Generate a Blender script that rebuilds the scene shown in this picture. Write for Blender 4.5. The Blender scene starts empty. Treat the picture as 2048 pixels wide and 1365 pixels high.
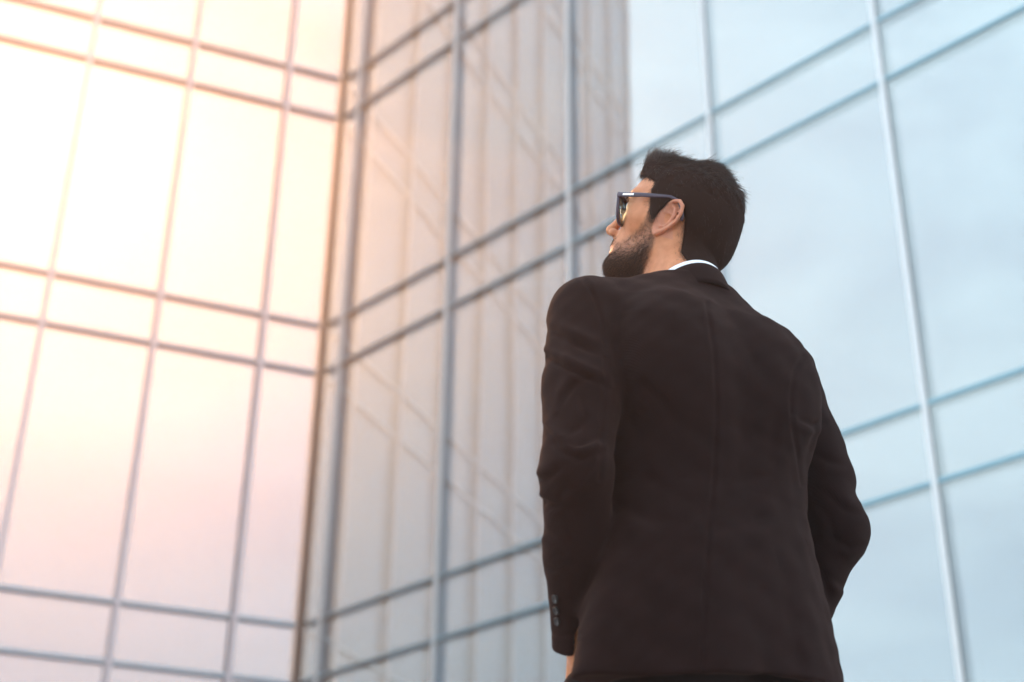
import bpy, bmesh, math, random
import numpy as np
from mathutils import Vector, Matrix

random.seed(7)
rng = np.random.default_rng(7)
SC = bpy.context.scene
COL = SC.collection

# ------------------------------------------------------------------ camera
PITCH, ROLL, FPX = 0.497027633633825, 0.0123375071498205, 3028.26
CAMZ = 0.22
_cp, _sp = math.cos(PITCH), math.sin(PITCH)
FWD = Vector((0, _cp, _sp))
_r, _u = Vector((1, 0, 0)), Vector((0, -_sp, _cp))
RIGHT = math.cos(ROLL) * _r + math.sin(ROLL) * _u
UP = -math.sin(ROLL) * _r + math.cos(ROLL) * _u
CAMP = Vector((0, 0, CAMZ))
cam_data = bpy.data.cameras.new("camera")
cam = bpy.data.objects.new("camera", cam_data)
COL.objects.link(cam)
M = Matrix((RIGHT, UP, -FWD)).transposed().to_4x4()
M.translation = CAMP
cam.matrix_world = M
cam_data.sensor_width = 36.0
cam_data.lens = FPX / 2048 * 36
cam_data.clip_start = 0.05
cam_data.clip_end = 3000
cam_data.dof.use_dof = True
cam_data.dof.focus_distance = 2.66
cam_data.dof.aperture_fstop = 3.0
SC.camera = cam

# ------------------------------------------------------------------ sky, sun, exposure
SUN_EL, SUN_AZ = math.radians(36.3), math.radians(-22.0)      # azimuth from +Y towards +X
SUN_DIR = Vector((math.cos(SUN_EL) * math.sin(SUN_AZ), math.cos(SUN_EL) * math.cos(SUN_AZ), math.sin(SUN_EL)))
world = bpy.data.worlds.new("World")
SC.world = world
world.use_nodes = True
nt = world.node_tree
for n in list(nt.nodes):
    nt.nodes.remove(n)
def N(tree, typ, **kw):
    n = tree.nodes.new(typ)
    for k, v in kw.items():
        setattr(n, k, v)
    return n
out = N(nt, 'ShaderNodeOutputWorld')
bg = N(nt, 'ShaderNodeBackground')
sky = N(nt, 'ShaderNodeTexSky')
sky.sky_type = 'NISHITA'
sky.sun_disc = False
sky.sun_elevation = SUN_EL
sky.sun_rotation = -SUN_AZ if False else SUN_AZ
sky.altitude = 100
sky.air_density = 1.0
sky.dust_density = 0.7
sky.ozone_density = 1.5
# thin veil of high cloud over the blue
tc = N(nt, 'ShaderNodeTexCoord')
mp = N(nt, 'ShaderNodeMapping'); mp.inputs['Scale'].default_value = (1.0, 1.0, 2.6)
no = N(nt, 'ShaderNodeTexNoise'); no.inputs['Scale'].default_value = 2.3; no.inputs['Detail'].default_value = 9; no.inputs['Roughness'].default_value = 0.56
no.inputs['Distortion'].default_value = 0.5
rp = N(nt, 'ShaderNodeMapRange'); rp.inputs['From Min'].default_value = 0.36; rp.inputs['From Max'].default_value = 0.66
rp.inputs['To Min'].default_value = 0.08; rp.inputs['To Max'].default_value = 1.0
mx = N(nt, 'ShaderNodeMix', data_type='RGBA')
mx.inputs['B'].default_value = (6.6, 8.5, 9.5, 1)
nt.links.new(tc.outputs['Generated'], mp.inputs['Vector'])
nt.links.new(mp.outputs['Vector'], no.inputs['Vector'])
nt.links.new(no.outputs['Fac'], rp.inputs['Value'])
nt.links.new(rp.outputs['Result'], mx.inputs['Factor'])
nt.links.new(sky.outputs['Color'], mx.inputs['A'])
nt.links.new(mx.outputs['Result'], bg.inputs['Color'])
bg.inputs['Strength'].default_value = 0.13
nt.links.new(bg.outputs['Background'], out.inputs['Surface'])

sun_data = bpy.data.lights.new("sun", 'SUN')
sun_data.energy = 5.0
sun_data.angle = math.radians(0.5)
sun_data.color = (1.0, 0.46, 0.19)
sun = bpy.data.objects.new("sun", sun_data)
COL.objects.link(sun)
sun.rotation_euler = (-SUN_DIR).to_track_quat('-Z', 'Y').to_euler()
sun.location = (0, 0, 40)

vs = SC.view_settings
SC.display_settings.display_device = 'sRGB'
vs.view_transform = 'Standard'; vs.look = 'None'; vs.gamma = 1; vs.use_curve_mapping = False
vs.exposure = 1.85
cy = SC.cycles
cy.use_denoising = True
cy.max_bounces = 10; cy.glossy_bounces = 6; cy.transparent_max_bounces = 24; cy.volume_bounces = 0
cy.transmission_bounces = 6
cy.caustics_reflective = False; cy.caustics_refractive = False

# ------------------------------------------------------------------ helpers
def tag(o, label=None, cat=None, group=None, kind=None):
    if label: o['label'] = label
    if cat: o['category'] = cat
    if group: o['group'] = group
    if kind: o['kind'] = kind
    return o
def empty(name, loc=(0, 0, 0)):
    o = bpy.data.objects.new(name, None)
    COL.objects.link(o); o.location = loc
    return o
def link_mesh(name, me, mats=(), parent=None):
    o = bpy.data.objects.new(name, me)
    COL.objects.link(o)
    for m in mats if isinstance(mats, (list, tuple)) else [mats]:
        me.materials.append(m)
    if parent is not None:
        o.parent = parent
        o.matrix_parent_inverse = Matrix.Translation(-parent.location)
    return o
def mesh_np(name, V, F, mats=(), parent=None, smooth=True):
    me = bpy.data.meshes.new(name)
    me.from_pydata([tuple(v) for v in V], [], [tuple(int(i) for i in f) for f in F])
    me.update()
    if smooth:
        me.polygons.foreach_set('use_smooth', [True] * len(me.polygons))
    return link_mesh(name, me, mats, parent)
class MB:
    """collects boxes / tubes, builds them as one mesh object"""
    def __init__(s): s.V = []; s.F = []; s.I = []
    def box(s, o, ax, ay, az, x0, x1, y0, y1, z0, z1, front=0, rest=0):
        b = len(s.V)
        for z in (z0, z1):
            for x, y in ((x0, y0), (x1, y0), (x1, y1), (x0, y1)):
                s.V.append(Vector(o) + Vector(ax) * x + Vector(ay) * y + Vector(az) * z)
        # faces: bottom, top, y0, x1, y1(front), x0
        fs = [(0, 3, 2, 1), (4, 5, 6, 7), (0, 1, 5, 4), (1, 2, 6, 5), (2, 3, 7, 6), (3, 0, 4, 7)]
        for k, f in enumerate(fs):
            s.F.append(tuple(b + i for i in f)); s.I.append(front if k == 4 else rest)
    def build(s, name, mats, parent=None, bevel=0):
        me = bpy.data.meshes.new(name)
        me.from_pydata([tuple(v) for v in s.V], [], s.F)
        for p, i in zip(me.polygons, s.I): p.material_index = i
        me.update()
        bm = bmesh.new(); bm.from_mesh(me)
        bmesh.ops.recalc_face_normals(bm, faces=bm.faces)
        if bevel: bmesh.ops.bevel(bm, geom=bm.edges[:], offset=bevel, segments=2, affect='EDGES')
        bm.to_mesh(me); bm.free()
        return link_mesh(name, me, mats, parent)
def mat(name, base=(.5, .5, .5), rough=.5, metal=0., spec=.5, **kw):
    m = bpy.data.materials.new(name); m.use_nodes = True
    b = m.node_tree.nodes['Principled BSDF']
    b.inputs['Base Color'].default_value = (*base, 1)
    b.inputs['Roughness'].default_value = rough
    b.inputs['Metallic'].default_value = metal
    b.inputs['Specular IOR Level'].default_value = spec
    for k, v in kw.items(): b.inputs[k].default_value = v
    return m
def add_noise_color(m, c1, c2, scale, detail=6, rough=None, bump=0, bscale=None, bdist=.001, coord='Object'):
    t = m.node_tree; b = t.nodes['Principled BSDF']
    tcn = N(t, 'ShaderNodeTexCoord'); n = N(t, 'ShaderNodeTexNoise')
    n.inputs['Scale'].default_value = scale; n.inputs['Detail'].default_value = detail
    t.links.new(tcn.outputs[coord], n.inputs['Vector'])
    r = N(t, 'ShaderNodeValToRGB')
    r.color_ramp.elements[0].position = .3; r.color_ramp.elements[1].position = .7
    r.color_ramp.elements[0].color = (*c1, 1); r.color_ramp.elements[1].color = (*c2, 1)
    t.links.new(n.outputs['Fac'], r.inputs['Fac']); t.links.new(r.outputs['Color'], b.inputs['Base Color'])
    if bump:
        n2 = N(t, 'ShaderNodeTexNoise'); n2.inputs['Scale'].default_value = bscale or scale * 4; n2.inputs['Detail'].default_value = 4
        t.links.new(tcn.outputs[coord], n2.inputs['Vector'])
        bp = N(t, 'ShaderNodeBump'); bp.inputs['Strength'].default_value = bump; bp.inputs['Distance'].default_value = bdist
        t.links.new(n2.outputs['Fac'], bp.inputs['Height']); t.links.new(bp.outputs['Normal'], b.inputs['Normal'])
    return m

# ------------------------------------------------------------------ setting: plaza
m_pave = mat('paving', (.3, .29, .27), .8)
add_noise_color(m_pave, (.38, .37, .35), (.52, .51, .49), 3.0, bump=.3, bdist=.003)
g = MB(); g.box((0, 0, 0), (1, 0, 0), (0, 1, 0), (0, 0, 1), -60, 60, -60, 60, -.4, 0)
plaza = g.build('plaza', m_pave); tag(plaza, kind='structure')
m_joint = mat('paving_joint', (.09, .09, .085), .9)

# ------------------------------------------------------------------ glass facades
CORNER = Vector((-2.3941994, 16.8305618, 0))
DA = Vector((-0.9303757, -0.3666075, 0)); DB = Vector((0.6939499, -0.7200233, 0))
Zv = Vector((0, 0, 1))
NA = Vector((-DA.y, DA.x, 0)); NA = NA if NA.dot(-CORNER) > 0 else -NA
NB = Vector((-DB.y, DB.x, 0)); NB = NB if NB.dot(-CORNER) > 0 else -NB
FLOOR = 3.93
tz = []                                   # transom heights
for k in range(-1, 6):
    tz += [CAMZ + 4.706 + k * FLOOR, CAMZ + 5.383 + k * FLOOR]
TOPZ = CAMZ + 4.706 + 6 * FLOOR
tz = [z for z in tz] + [TOPZ]
rows = [(0.12, tz[0])] + list(zip(tz[:-1], tz[1:]))

def glass_mat(name, tint, T, Ttint, wob=0.0012, seed=0.0, scale=0.55):
    m = bpy.data.materials.new(name); m.use_nodes = True
    t = m.node_tree
    for n in list(t.nodes): t.nodes.remove(n)
    o = N(t, 'ShaderNodeOutputMaterial'); mix = N(t, 'ShaderNodeMixShader'); mix.inputs['Fac'].default_value = T
    gl = N(t, 'ShaderNodeBsdfGlossy'); gl.inputs['Roughness'].default_value = 0.0
    gl.inputs['Color'].default_value = (*tint, 1)
    tr = N(t, 'ShaderNodeBsdfTransparent'); tr.inputs['Color'].default_value = (*Ttint, 1)
    # roller-wave distortion of toughened glass
    tcn = N(t, 'ShaderNodeTexCoord'); mp = N(t, 'ShaderNodeMapping')
    mp.inputs['Scale'].default_value = (1, 1, .38); mp.inputs['Location'].default_value = (seed, seed * 2, 0)
    n1 = N(t, 'ShaderNodeTexNoise'); n1.inputs['Scale'].default_value = scale; n1.inputs['Detail'].default_value = 2.0
    bp = N(t, 'ShaderNodeBump'); bp.inputs['Strength'].default_value = 1.0; bp.inputs['Distance'].default_value = wob
    t.links.new(tcn.outputs['Object'], mp.inputs['Vector']); t.links.new(mp.outputs['Vector'], n1.inputs['Vector'])
    t.links.new(n1.outputs['Fac'], bp.inputs['Height']); t.links.new(bp.outputs['Normal'], gl.inputs['Normal'])
    t.links.new(gl.outputs[0], mix.inputs[1]); t.links.new(tr.outputs[0], mix.inputs[2])
    t.links.new(mix.outputs[0], o.inputs['Surface'])
    return m
m_glassA = glass_mat('coated_glass_left', (.110, .165, .215), .28, (.46, .45, .45), wob=.006)
m_glassB = glass_mat('coated_glass_right', (.275, .292, .290), .15, (.54, .64, .70), wob=.006, seed=3.1)
m_edge = bpy.data.materials.new('glass_inner_face'); m_edge.use_nodes = True
t = m_edge.node_tree; t.nodes.remove(t.nodes['Principled BSDF'])
_tr = N(t, 'ShaderNodeBsdfTransparent'); _tr.inputs['Color'].default_value = (.97, .98, .97, 1)
t.links.new(_tr.outputs[0], t.nodes['Material Output'].inputs['Surface'])
m_mull_a = mat('grey_bronze_aluminium', (.016, .013, .015), .6, .0)
m_mull_b = mat('pale_aluminium', (.55, .56, .58), .3, .9)
m_mull_d = mat('dark_blue_aluminium', (.02, .06, .13), .4, .3)
m_tran = mat('teal_grey_aluminium', (.19, .32, .37), .35, .8)
m_tran_a = mat('blue_grey_aluminium', (.30, .36, .40), .4, .8)
m_cap = mat('white_aluminium_cap', (.64, .62, .61), .45, .7)
m_cap_a = mat('pale_bronze_cap', (.40, .34, .35), .35, .7)
m_corner = mat('dark_corner_post', (.035, .035, .04), .5)

def facade(name, origin, D, NRM, offs, mats, label, view, cap_to=None):
    root = empty(name, tuple(origin)); tag(root, label, 'glass building')
    glass, mm, mt, mc = mats
    rest = MB()
    for bi in range(len(offs) - 1):
        x0, x1 = offs[bi], offs[bi + 1]
        for ri, (z0, z1) in enumerate(rows):
            g_ = .004
            tgt = MB() if (bi in view[0] and ri in view[1]) else rest
            c = D * ((x0 + x1) / 2) + Zv * ((z0 + z1) / 2)
            w, h = (x1 - x0) / 2 - g_, (z1 - z0) / 2 - g_
            tilt = random.gauss(0, .0010); tilt2 = random.gauss(0, .0008)
            ax = (D + NRM * tilt).normalized(); az = (Zv + NRM * tilt2).normalized(); ay = NRM
            tgt.box(origin + c, ax, ay, az, -w, w, -.016, 0, -h, h, front=0, rest=1)
            if tgt is not rest:
                tgt.build('glass_pane', [glass, m_edge], root)
    o = rest.build('glass_pane', [glass, m_edge], root); o['kind'] = 'stuff'
    for k, x in enumerate(offs):
        if k == 0: continue
        capped = mc is m_cap
        b = MB(); b.box(origin + D * x, D, NRM, Zv, *((-.020, .020) if capped else (-.032, .032)), -.14, .008 if capped else .060, 0.0, TOPZ + .1)
        mu = b.build('mullion', m_mull_d if (cap_to and k in cap_to) else mm, root)
        if mc is not None:
            zt = cap_to.get(k, TOPZ + .1) if cap_to else TOPZ + .1
            b = MB(); b.box(origin + D * x, D, NRM, Zv, *((-.027, .027, .0095, .022) if capped else (-.034, .034, .0615, .068)), 0.0, zt)
            b.build('cover_cap', mc, mu)
    for z in tz:
        b = MB(); b.box(origin, D, NRM, Zv, .05, offs[-1] + .03, -.12, .014 if mc is m_cap else .035, z - .019, z + .019)
        tr_ = b.build('transom', m_mull_a if mc is not m_cap else mt, root)
        if mc is not m_cap:
            b = MB(); b.box(origin, D, NRM, Zv, .05, offs[-1] + .03, .0365, .042, z - .022, z + .022)
            b.build('cover_cap', mt, tr_)
    b = MB(); b.box(origin, D, NRM, Zv, .0, offs[-1] + .05, -.2, .03, 0, .118); b.build('plinth', m_corner, root)
    return root
offA = [0.0] + [.766 + i * 1.3046 for i in range(10)]
offB = [0.0] + [.397 + i * 1.9599 for i in range(8)]
facA = facade('glass_building', CORNER, DA, NA, offA, (m_glassA, m_mull_a, m_tran_a, m_cap_a),
       'glass curtain wall on the left, grey bronze mullions, warm sun glowing through it', (range(0, 5), range(2, 10)))
facB = facade('glass_building', CORNER, DB, NB, offB, (m_glassB, m_mull_b, m_tran, m_cap),
       'pale blue mirror glass wall on the right behind the man, with white vertical caps', (range(0, 8), range(1, 10)),
       cap_to={5: tz[7] })
b = MB(); b.box(CORNER, (DA + DB).normalized(), (NA + NB).normalized(), Zv, -.06, .06, -.10, .045, 0, TOPZ + .12)
b.build('corner_post', m_corner, facB)

# ------------------------------------------------------------------ haze, added to scatter the sun in place of a lens flare glow
m_haze = bpy.data.materials.new('glow_haze'); m_haze.use_nodes = True
t = m_haze.node_tree; t.nodes.remove(t.nodes['Principled BSDF'])
pv = N(t, 'ShaderNodeVolumePrincipled')
HZ_D, HZ_G = 0.0140, 0.795
pv.inputs['Color'].default_value = (1.0, .97, .94, 1); pv.inputs['Density'].default_value = HZ_D; pv.inputs['Anisotropy'].default_value = HZ_G
t.links.new(pv.outputs[0], t.nodes['Material Output'].inputs['Volume'])
g = MB(); g.box((0, 0, 0), (1, 0, 0), (0, 1, 0), (0, 0, 1), -62, 62, -62, 62, -1.4, TOPZ + 4)
hz = g.build('haze', m_haze); tag(hz, 'added haze that spreads a warm sun glow round the glass buildings', 'haze', kind='stuff')

# ================================================================== the man
f32 = np.float32
def cap(G, a, b, ra, rb=None):
    rb = ra if rb is None else rb
    a = np.array(a, f32); b = np.array(b, f32); ba = b - a; L = float(ba @ ba) + 1e-12
    px, py, pz = G[0] - a[0], G[1] - a[1], G[2] - a[2]
    h = np.clip((px * ba[0] + py * ba[1] + pz * ba[2]) / L, 0, 1).astype(f32)
    return np.sqrt((px - ba[0] * h) ** 2 + (py - ba[1] * h) ** 2 + (pz - ba[2] * h) ** 2) - (ra + (rb - ra) * h)
def chain(G, pts, k=None):
    d = None
    for (a, ra), (b, rb) in zip(pts[:-1], pts[1:]):
        c = cap(G, a, b, ra, rb); d = c if d is None else (np.minimum(d, c) if k is None else smin(d, c, k))
    return d
def ell(G, c, r):
    x, y, z = (G[0] - c[0]) , (G[1] - c[1]), (G[2] - c[2])
    k0 = np.sqrt((x / r[0]) ** 2 + (y / r[1]) ** 2 + (z / r[2]) ** 2)
    k1 = np.sqrt((x / r[0] ** 2) ** 2 + (y / r[1] ** 2) ** 2 + (z / r[2] ** 2) ** 2)
    return (k0 * (k0 - 1) / (k1 + 1e-9)).astype(f32)
def smin(a, b, k):
    h = np.clip(.5 + .5 * (b - a) / k, 0, 1)
    return b + (a - b) * h - k * h * (1 - h)
def smax(a, b, k): return -smin(-a, -b, k)
def grid(x0, x1, y0, y1, z0, z1, s):
    ax = [np.arange(a, b + s, s, dtype=f32) for a, b in ((x0, x1), (y0, y1), (z0, z1))]
    return (ax[0][:, None, None], ax[1][None, :, None], ax[2][None, None, :]), ax
def snets(D, ax):
    S = D < 0
    nx, ny, nz = D.shape
    c = [S[i:nx - 1 + i, j:ny - 1 + j, k:nz - 1 + k] for i in (0, 1) for j in (0, 1) for k in (0, 1)]
    tot = sum(x.astype(np.uint8) for x in c)
    act = np.argwhere((tot > 0) & (tot < 8))
    idx = -np.ones((nx - 1, ny - 1, nz - 1), np.int64)
    idx[act[:, 0], act[:, 1], act[:, 2]] = np.arange(len(act))
    off = np.array([(i, j, k) for i in (0, 1) for j in (0, 1) for k in (0, 1)])
    vals = np.stack([D[act[:, 0] + o[0], act[:, 1] + o[1], act[:, 2] + o[2]] for o in off], 1)
    P_ = np.zeros((len(act), 3)); cnt = np.zeros(len(act))
    for a in range(8):
        for b in range(a + 1, 8):
            if abs(off[a] - off[b]).sum() != 1: continue
            va, vb = vals[:, a], vals[:, b]
            m = (va < 0) != (vb < 0)
            t = np.where(m, va / (va - vb + 1e-20), 0)
            P_ += np.where(m[:, None], off[a] + t[:, None] * (off[b] - off[a]), 0); cnt += m
    P_ = act + P_ / cnt[:, None]
    V = np.stack([np.interp(P_[:, i], np.arange(len(ax[i])), ax[i]) for i in range(3)], 1)
    Q = []
    for d in range(3):
        sl0 = [slice(None)] * 3; sl1 = [slice(None)] * 3
        sl0[d] = slice(0, -1); sl1[d] = slice(1, None)
        A, B = S[tuple(sl0)], S[tuple(sl1)]
        e = np.argwhere(A != B)
        u, v = [(1, 2), (2, 0), (0, 1)][d]
        sh = D.shape
        ok = (e[:, u] > 0) & (e[:, v] > 0) & (e[:, u] < sh[u] - 1) & (e[:, v] < sh[v] - 1)
        e = e[ok]
        def cell(du, dv):
            q = e.copy(); q[:, u] -= du; q[:, v] -= dv
            return idx[q[:, 0], q[:, 1], q[:, 2]]
        q = np.stack([cell(1, 1), cell(0, 1), cell(0, 0), cell(1, 0)], 1)
        flip = ~A[e[:, 0], e[:, 1], e[:, 2]]
        q[flip] = q[flip][:, ::-1]
        Q.append(q)
    Q = np.concatenate(Q)
    return V, Q[(Q >= 0).all(1)]
def relax(V, Q, it=1, lam=.5):
    for _ in range(it):
        s = np.zeros_like(V); n = np.zeros(len(V))
        for i in range(4):
            j = Q[:, (i + 1) % 4]
            np.add.at(s, Q[:, i], V[j]); np.add.at(n, Q[:, i], 1)
            np.add.at(s, j, V[Q[:, i]]); np.add.at(n, j, 1)
        V = V + lam * (s / np.maximum(n, 1)[:, None] - V)
    return V

# frames: body frame (x right, y forward, z up) and head frame
TH = math.radians(30)
BO = np.array([.295, 2.235, 0.0])
BR = np.array([math.cos(TH), math.sin(TH), 0]); BF = np.array([-math.sin(TH), math.cos(TH), 0]); BZ = np.array([0, 0, 1.])
def b2w(V): V = np.asarray(V, float); return BO + V[..., :1] * BR + V[..., 1:2] * BF + V[..., 2:3] * BZ
def w2b(V): V = np.asarray(V, float) - BO; return np.stack([V @ BR, V @ BF, V @ BZ], -1)
_F, _R, _U, _C = (np.array(v) for v in (FWD, RIGHT, UP, CAMP))
def P(px, py, yb):                      # a point of the figure's own vertical plane yb, read off its outline
    d = _F + _R * (px - 1024) / FPX - _U * (py - 682.5) / FPX
    t = ((BO + BF * yb - _C) @ BF) / (d @ BF)
    return w2b(_C + d * t)
HPOS = np.array([.2898, 2.2983, 1.6963]); HS = 1.0222
_ps, _ta, _ro = .2852, .4439, .2158
_hf = np.array([-math.cos(_ps) * math.cos(_ta), math.sin(_ps) * math.cos(_ta), math.sin(_ta)])
_hr = np.array([math.sin(_ps), math.cos(_ps), 0]); _hu = np.cross(_hr, _hf)
HR = math.cos(_ro) * _hr + math.sin(_ro) * _hu; HU = -math.sin(_ro) * _hr + math.cos(_ro) * _hu; HF = _hf
HM = np.stack([HR, HF, HU], 1) * HS
def h2w(V): return HPOS + np.asarray(V, float) @ HM.T
def w2h(V): return (np.asarray(V, float) - HPOS) @ HM / HS ** 2
def b2h(v): return w2h(b2w(np.array(v, float)))

# ---- materials
def skin_mat():
    m = mat('skin', (.7, .4, .26), .46, 0, .45)
    b = m.node_tree.nodes['Principled BSDF']; t = m.node_tree
    b.inputs['Subsurface Weight'].default_value = .25
    b.inputs['Subsurface Radius'].default_value = (.012, .005, .003)
    b.inputs['Subsurface Scale'].default_value = 1.0
    tcn = N(t, 'ShaderNodeTexCoord')
    n = N(t, 'ShaderNodeTexNoise'); n.inputs['Scale'].default_value = 60; n.inputs['Detail'].default_value = 6
    t.links.new(tcn.outputs['Object'], n.inputs['Vector'])
    r = N(t, 'ShaderNodeValToRGB'); r.color_ramp.elements[0].position = .32; r.color_ramp.elements[1].position = .7
    r.color_ramp.elements[0].color = (.50, .17, .065, 1); r.color_ramp.elements[1].color = (.62, .24, .105, 1)
    t.links.new(n.outputs['Fac'], r.inputs['Fac'])
    at = N(t, 'ShaderNodeAttribute'); at.attribute_name = 'beard'
    n3 = N(t, 'ShaderNodeTexNoise'); n3.inputs['Scale'].default_value = 900; n3.inputs['Detail'].default_value = 3
    t.links.new(tcn.outputs['Object'], n3.inputs['Vector'])
    mr = N(t, 'ShaderNodeMapRange'); mr.inputs['From Min'].default_value = .35; mr.inputs['From Max'].default_value = .62
    mr.inputs['To Min'].default_value = 1.0; mr.inputs['To Max'].default_value = .55
    t.links.new(n3.outputs['Fac'], mr.inputs['Value'])
    mu = N(t, 'ShaderNodeMath', operation='MULTIPLY'); t.links.new(at.outputs['Fac'], mu.inputs[0]); t.links.new(mr.outputs['Result'], mu.inputs[1])
    mx = N(t, 'ShaderNodeMix', data_type='RGBA'); mx.inputs['B'].default_value = (.055, .028, .02, 1)
    t.links.new(mu.outputs[0], mx.inputs['Factor']); t.links.new(r.outputs['Color'], mx.inputs['A'])
    at2 = N(t, 'ShaderNodeAttribute'); at2.attribute_name = 'lip'
    mx2 = N(t, 'ShaderNodeMix', data_type='RGBA'); mx2.inputs['B'].default_value = (.42, .16, .13, 1)
    t.links.new(at2.outputs['Fac'], mx2.inputs['Factor']); t.links.new(mx.outputs['Result'], mx2.inputs['A'])
    t.links.new(mx2.outputs['Result'], b.inputs['Base Color'])
    n2 = N(t, 'ShaderNodeTexNoise'); n2.inputs['Scale'].default_value = 700; n2.inputs['Detail'].default_value = 3
    bp = N(t, 'ShaderNodeBump'); bp.inputs['Strength'].default_value = .5; bp.inputs['Distance'].default_value = .0008
    t.links.new(tcn.outputs['Object'], n2.inputs['Vector']); t.links.new(n2.outputs['Fac'], bp.inputs['Height']); t.links.new(bp.outputs['Normal'], b.inputs['Normal'])
    return m
m_skin = skin_mat()
def cloth_mat(name, c1, c2, rough=.85, weave=900, sheen=.3):
    m = mat(name, c1, rough, 0, .08)
    add_noise_color(m, c1, c2, 30, 8)
    t = m.node_tree; b = t.nodes['Principled BSDF']
    b.inputs['Sheen Weight'].default_value = sheen; b.inputs['Sheen Roughness'].default_value = .5
    b.inputs['Sheen Tint'].default_value = (1, .5, .35, 1)
    tcn = N(t, 'ShaderNodeTexCoord'); w = N(t, 'ShaderNodeTexWave'); w.inputs['Scale'].default_value = weave / 6.28 ; w.inputs['Distortion'].default_value = .6
    w.bands_direction = 'DIAGONAL'
    n = N(t, 'ShaderNodeTexNoise'); n.inputs['Scale'].default_value = 22; n.inputs['Detail'].default_value = 5
    t.links.new(tcn.outputs['Object'], w.inputs['Vector']); t.links.new(tcn.outputs['Object'], n.inputs['Vector'])
    b1 = N(t, 'ShaderNodeBump'); b1.inputs['Strength'].default_value = .35; b1.inputs['Distance'].default_value = .0006
    b2 = N(t, 'ShaderNodeBump'); b2.inputs['Strength'].default_value = .5; b2.inputs['Distance'].default_value = .002
    t.links.new(w.outputs['Fac'], b1.inputs['Height']); t.links.new(n.outputs['Fac'], b2.inputs['Height'])
    t.links.new(b2.outputs['Normal'], b1.inputs['Normal']); t.links.new(b1.outputs['Normal'], b.inputs['Normal'])
    return m
m_suit = cloth_mat('flare_tinted_wool', (.0085, .0028, .0026), (.0125, .0042, .0038), sheen=.04)  # brown tint puts the warm flare cast into a navy-black cloth
m_trou = cloth_mat('black_wool', (.006, .004, .004), (.009, .006, .006), sheen=.05)
m_shirt = cloth_mat('white_cotton', (.80, .80, .82), (.84, .84, .86), .7, 1500, .1)
m_tie = mat('tie_silk', (.03, .03, .05), .4)
m_shoe = mat('black_leather', (.012, .011, .011), .3)
m_button = mat('dark_horn_button', (.012, .009, .009), .35, 0, .4)
m_frame = mat('dark_plum_acetate', (.050, .030, .050), .35)
m_silver = mat('silver_inlay', (.85, .85, .86), .25, .8)

person = empty('person', tuple(BO))
tag(person, 'man in dark suit seen from behind, wearing eyeglasses, hands in pockets, looking up left', 'person')

# ---- head, neck and ears (head frame)
def head_sdf(G, hair_cut=False):
    X, Y, Z = G
    AX = np.abs(X); GA = (AX, Y, Z)
    d = ell(G, (0, -.010, .040), (.0745, .094, .079))
    d = smin(d, ell(G, (0, .028, .008), (.064, .068, .088)), .03)
    d = smin(d, ell(G, (0, -.055, .010), (.062, .045, .055)), .03)
    # jaw: angle of jaw to chin
    d = smin(d, cap(GA, (.048, .004, -.058), (.022, .070, -.092), .020, .020), .022)
    d = smin(d, cap(GA, (.048, .004, -.058), (.052, .002, -.02), .018, .02), .02)
    d = smin(d, ell(G, (0, .074, -.092), (.024, .020, .020)), .014)
    d = smin(d, ell(G, (0, .045, -.075), (.042, .038, .026)), .02)
    # cheekbone, brow, muzzle
    d = smin(d, cap(GA, (.046, .058, -.008), (.060, .020, .0), .013, .010), .022)
    d = smin(d, cap(GA, (.012, .090, .034), (.050, .070, .036), .009, .009), .012)
    d = smin(d, ell(G, (0, .074, -.052), (.030, .026, .032)), .016)
    # nose
    d = smin(d, chain(G, [((0, .091, .022), .0065), ((0, .104, -.006), .0075), ((0, .1125, -.026), .0085)]), .010)
    d = smin(d, ell(G, (0, .1135, -.029), (.0095, .0085, .0085)), .006)
    d = smin(d, ell(GA, (.0125, .1015, -.0345), (.0075, .0105, .0075)), .005)
    d = smax(d, -ell(GA, (.0070, .1055, -.0410), (.0042, .0060, .006)), .002)
    # eye socket
    d = smax(d, -ell(GA, (.031, .098, .014), (.016, .014, .0105)), .010)
    d = smin(d, ell(GA, (.031, .0755, .0145), (.0145, .0125, .0135)), .003)
    # lips
    d = smin(d, cap(GA, (0, .0985, -.0585), (.017, .089, -.060), .0052, .003), .004)
    d = smin(d, cap(GA, (0, .0965, -.0685), (.015, .088, -.067), .0058, .003), .004)
    d = smax(d, -cap(GA, (0, .1045, -.0632), (.020, .093, -.0635), .0013), .002)
    # neck, with the sternomastoid and the nape
    nb = b2h((0.0, .000, 1.46)); nf = b2h((0.0, .030, 1.45))
    d = smin(d, cap(G, (0, -.030, -.040), nb, .053, .060), .022)
    d = smin(d, cap(G, (0, .010, -.060), nf, .038, .046), .02)
    sm = b2h((-.02, .07, 1.47))
    d = smin(d, cap(G, (-.058, -.022, -.025), sm, .012, .012), .020)
    sm = b2h((.04, .07, 1.47))
    d = smin(d, cap(G, (.058, -.022, -.025), sm, .012, .012), .020)
    return d
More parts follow.
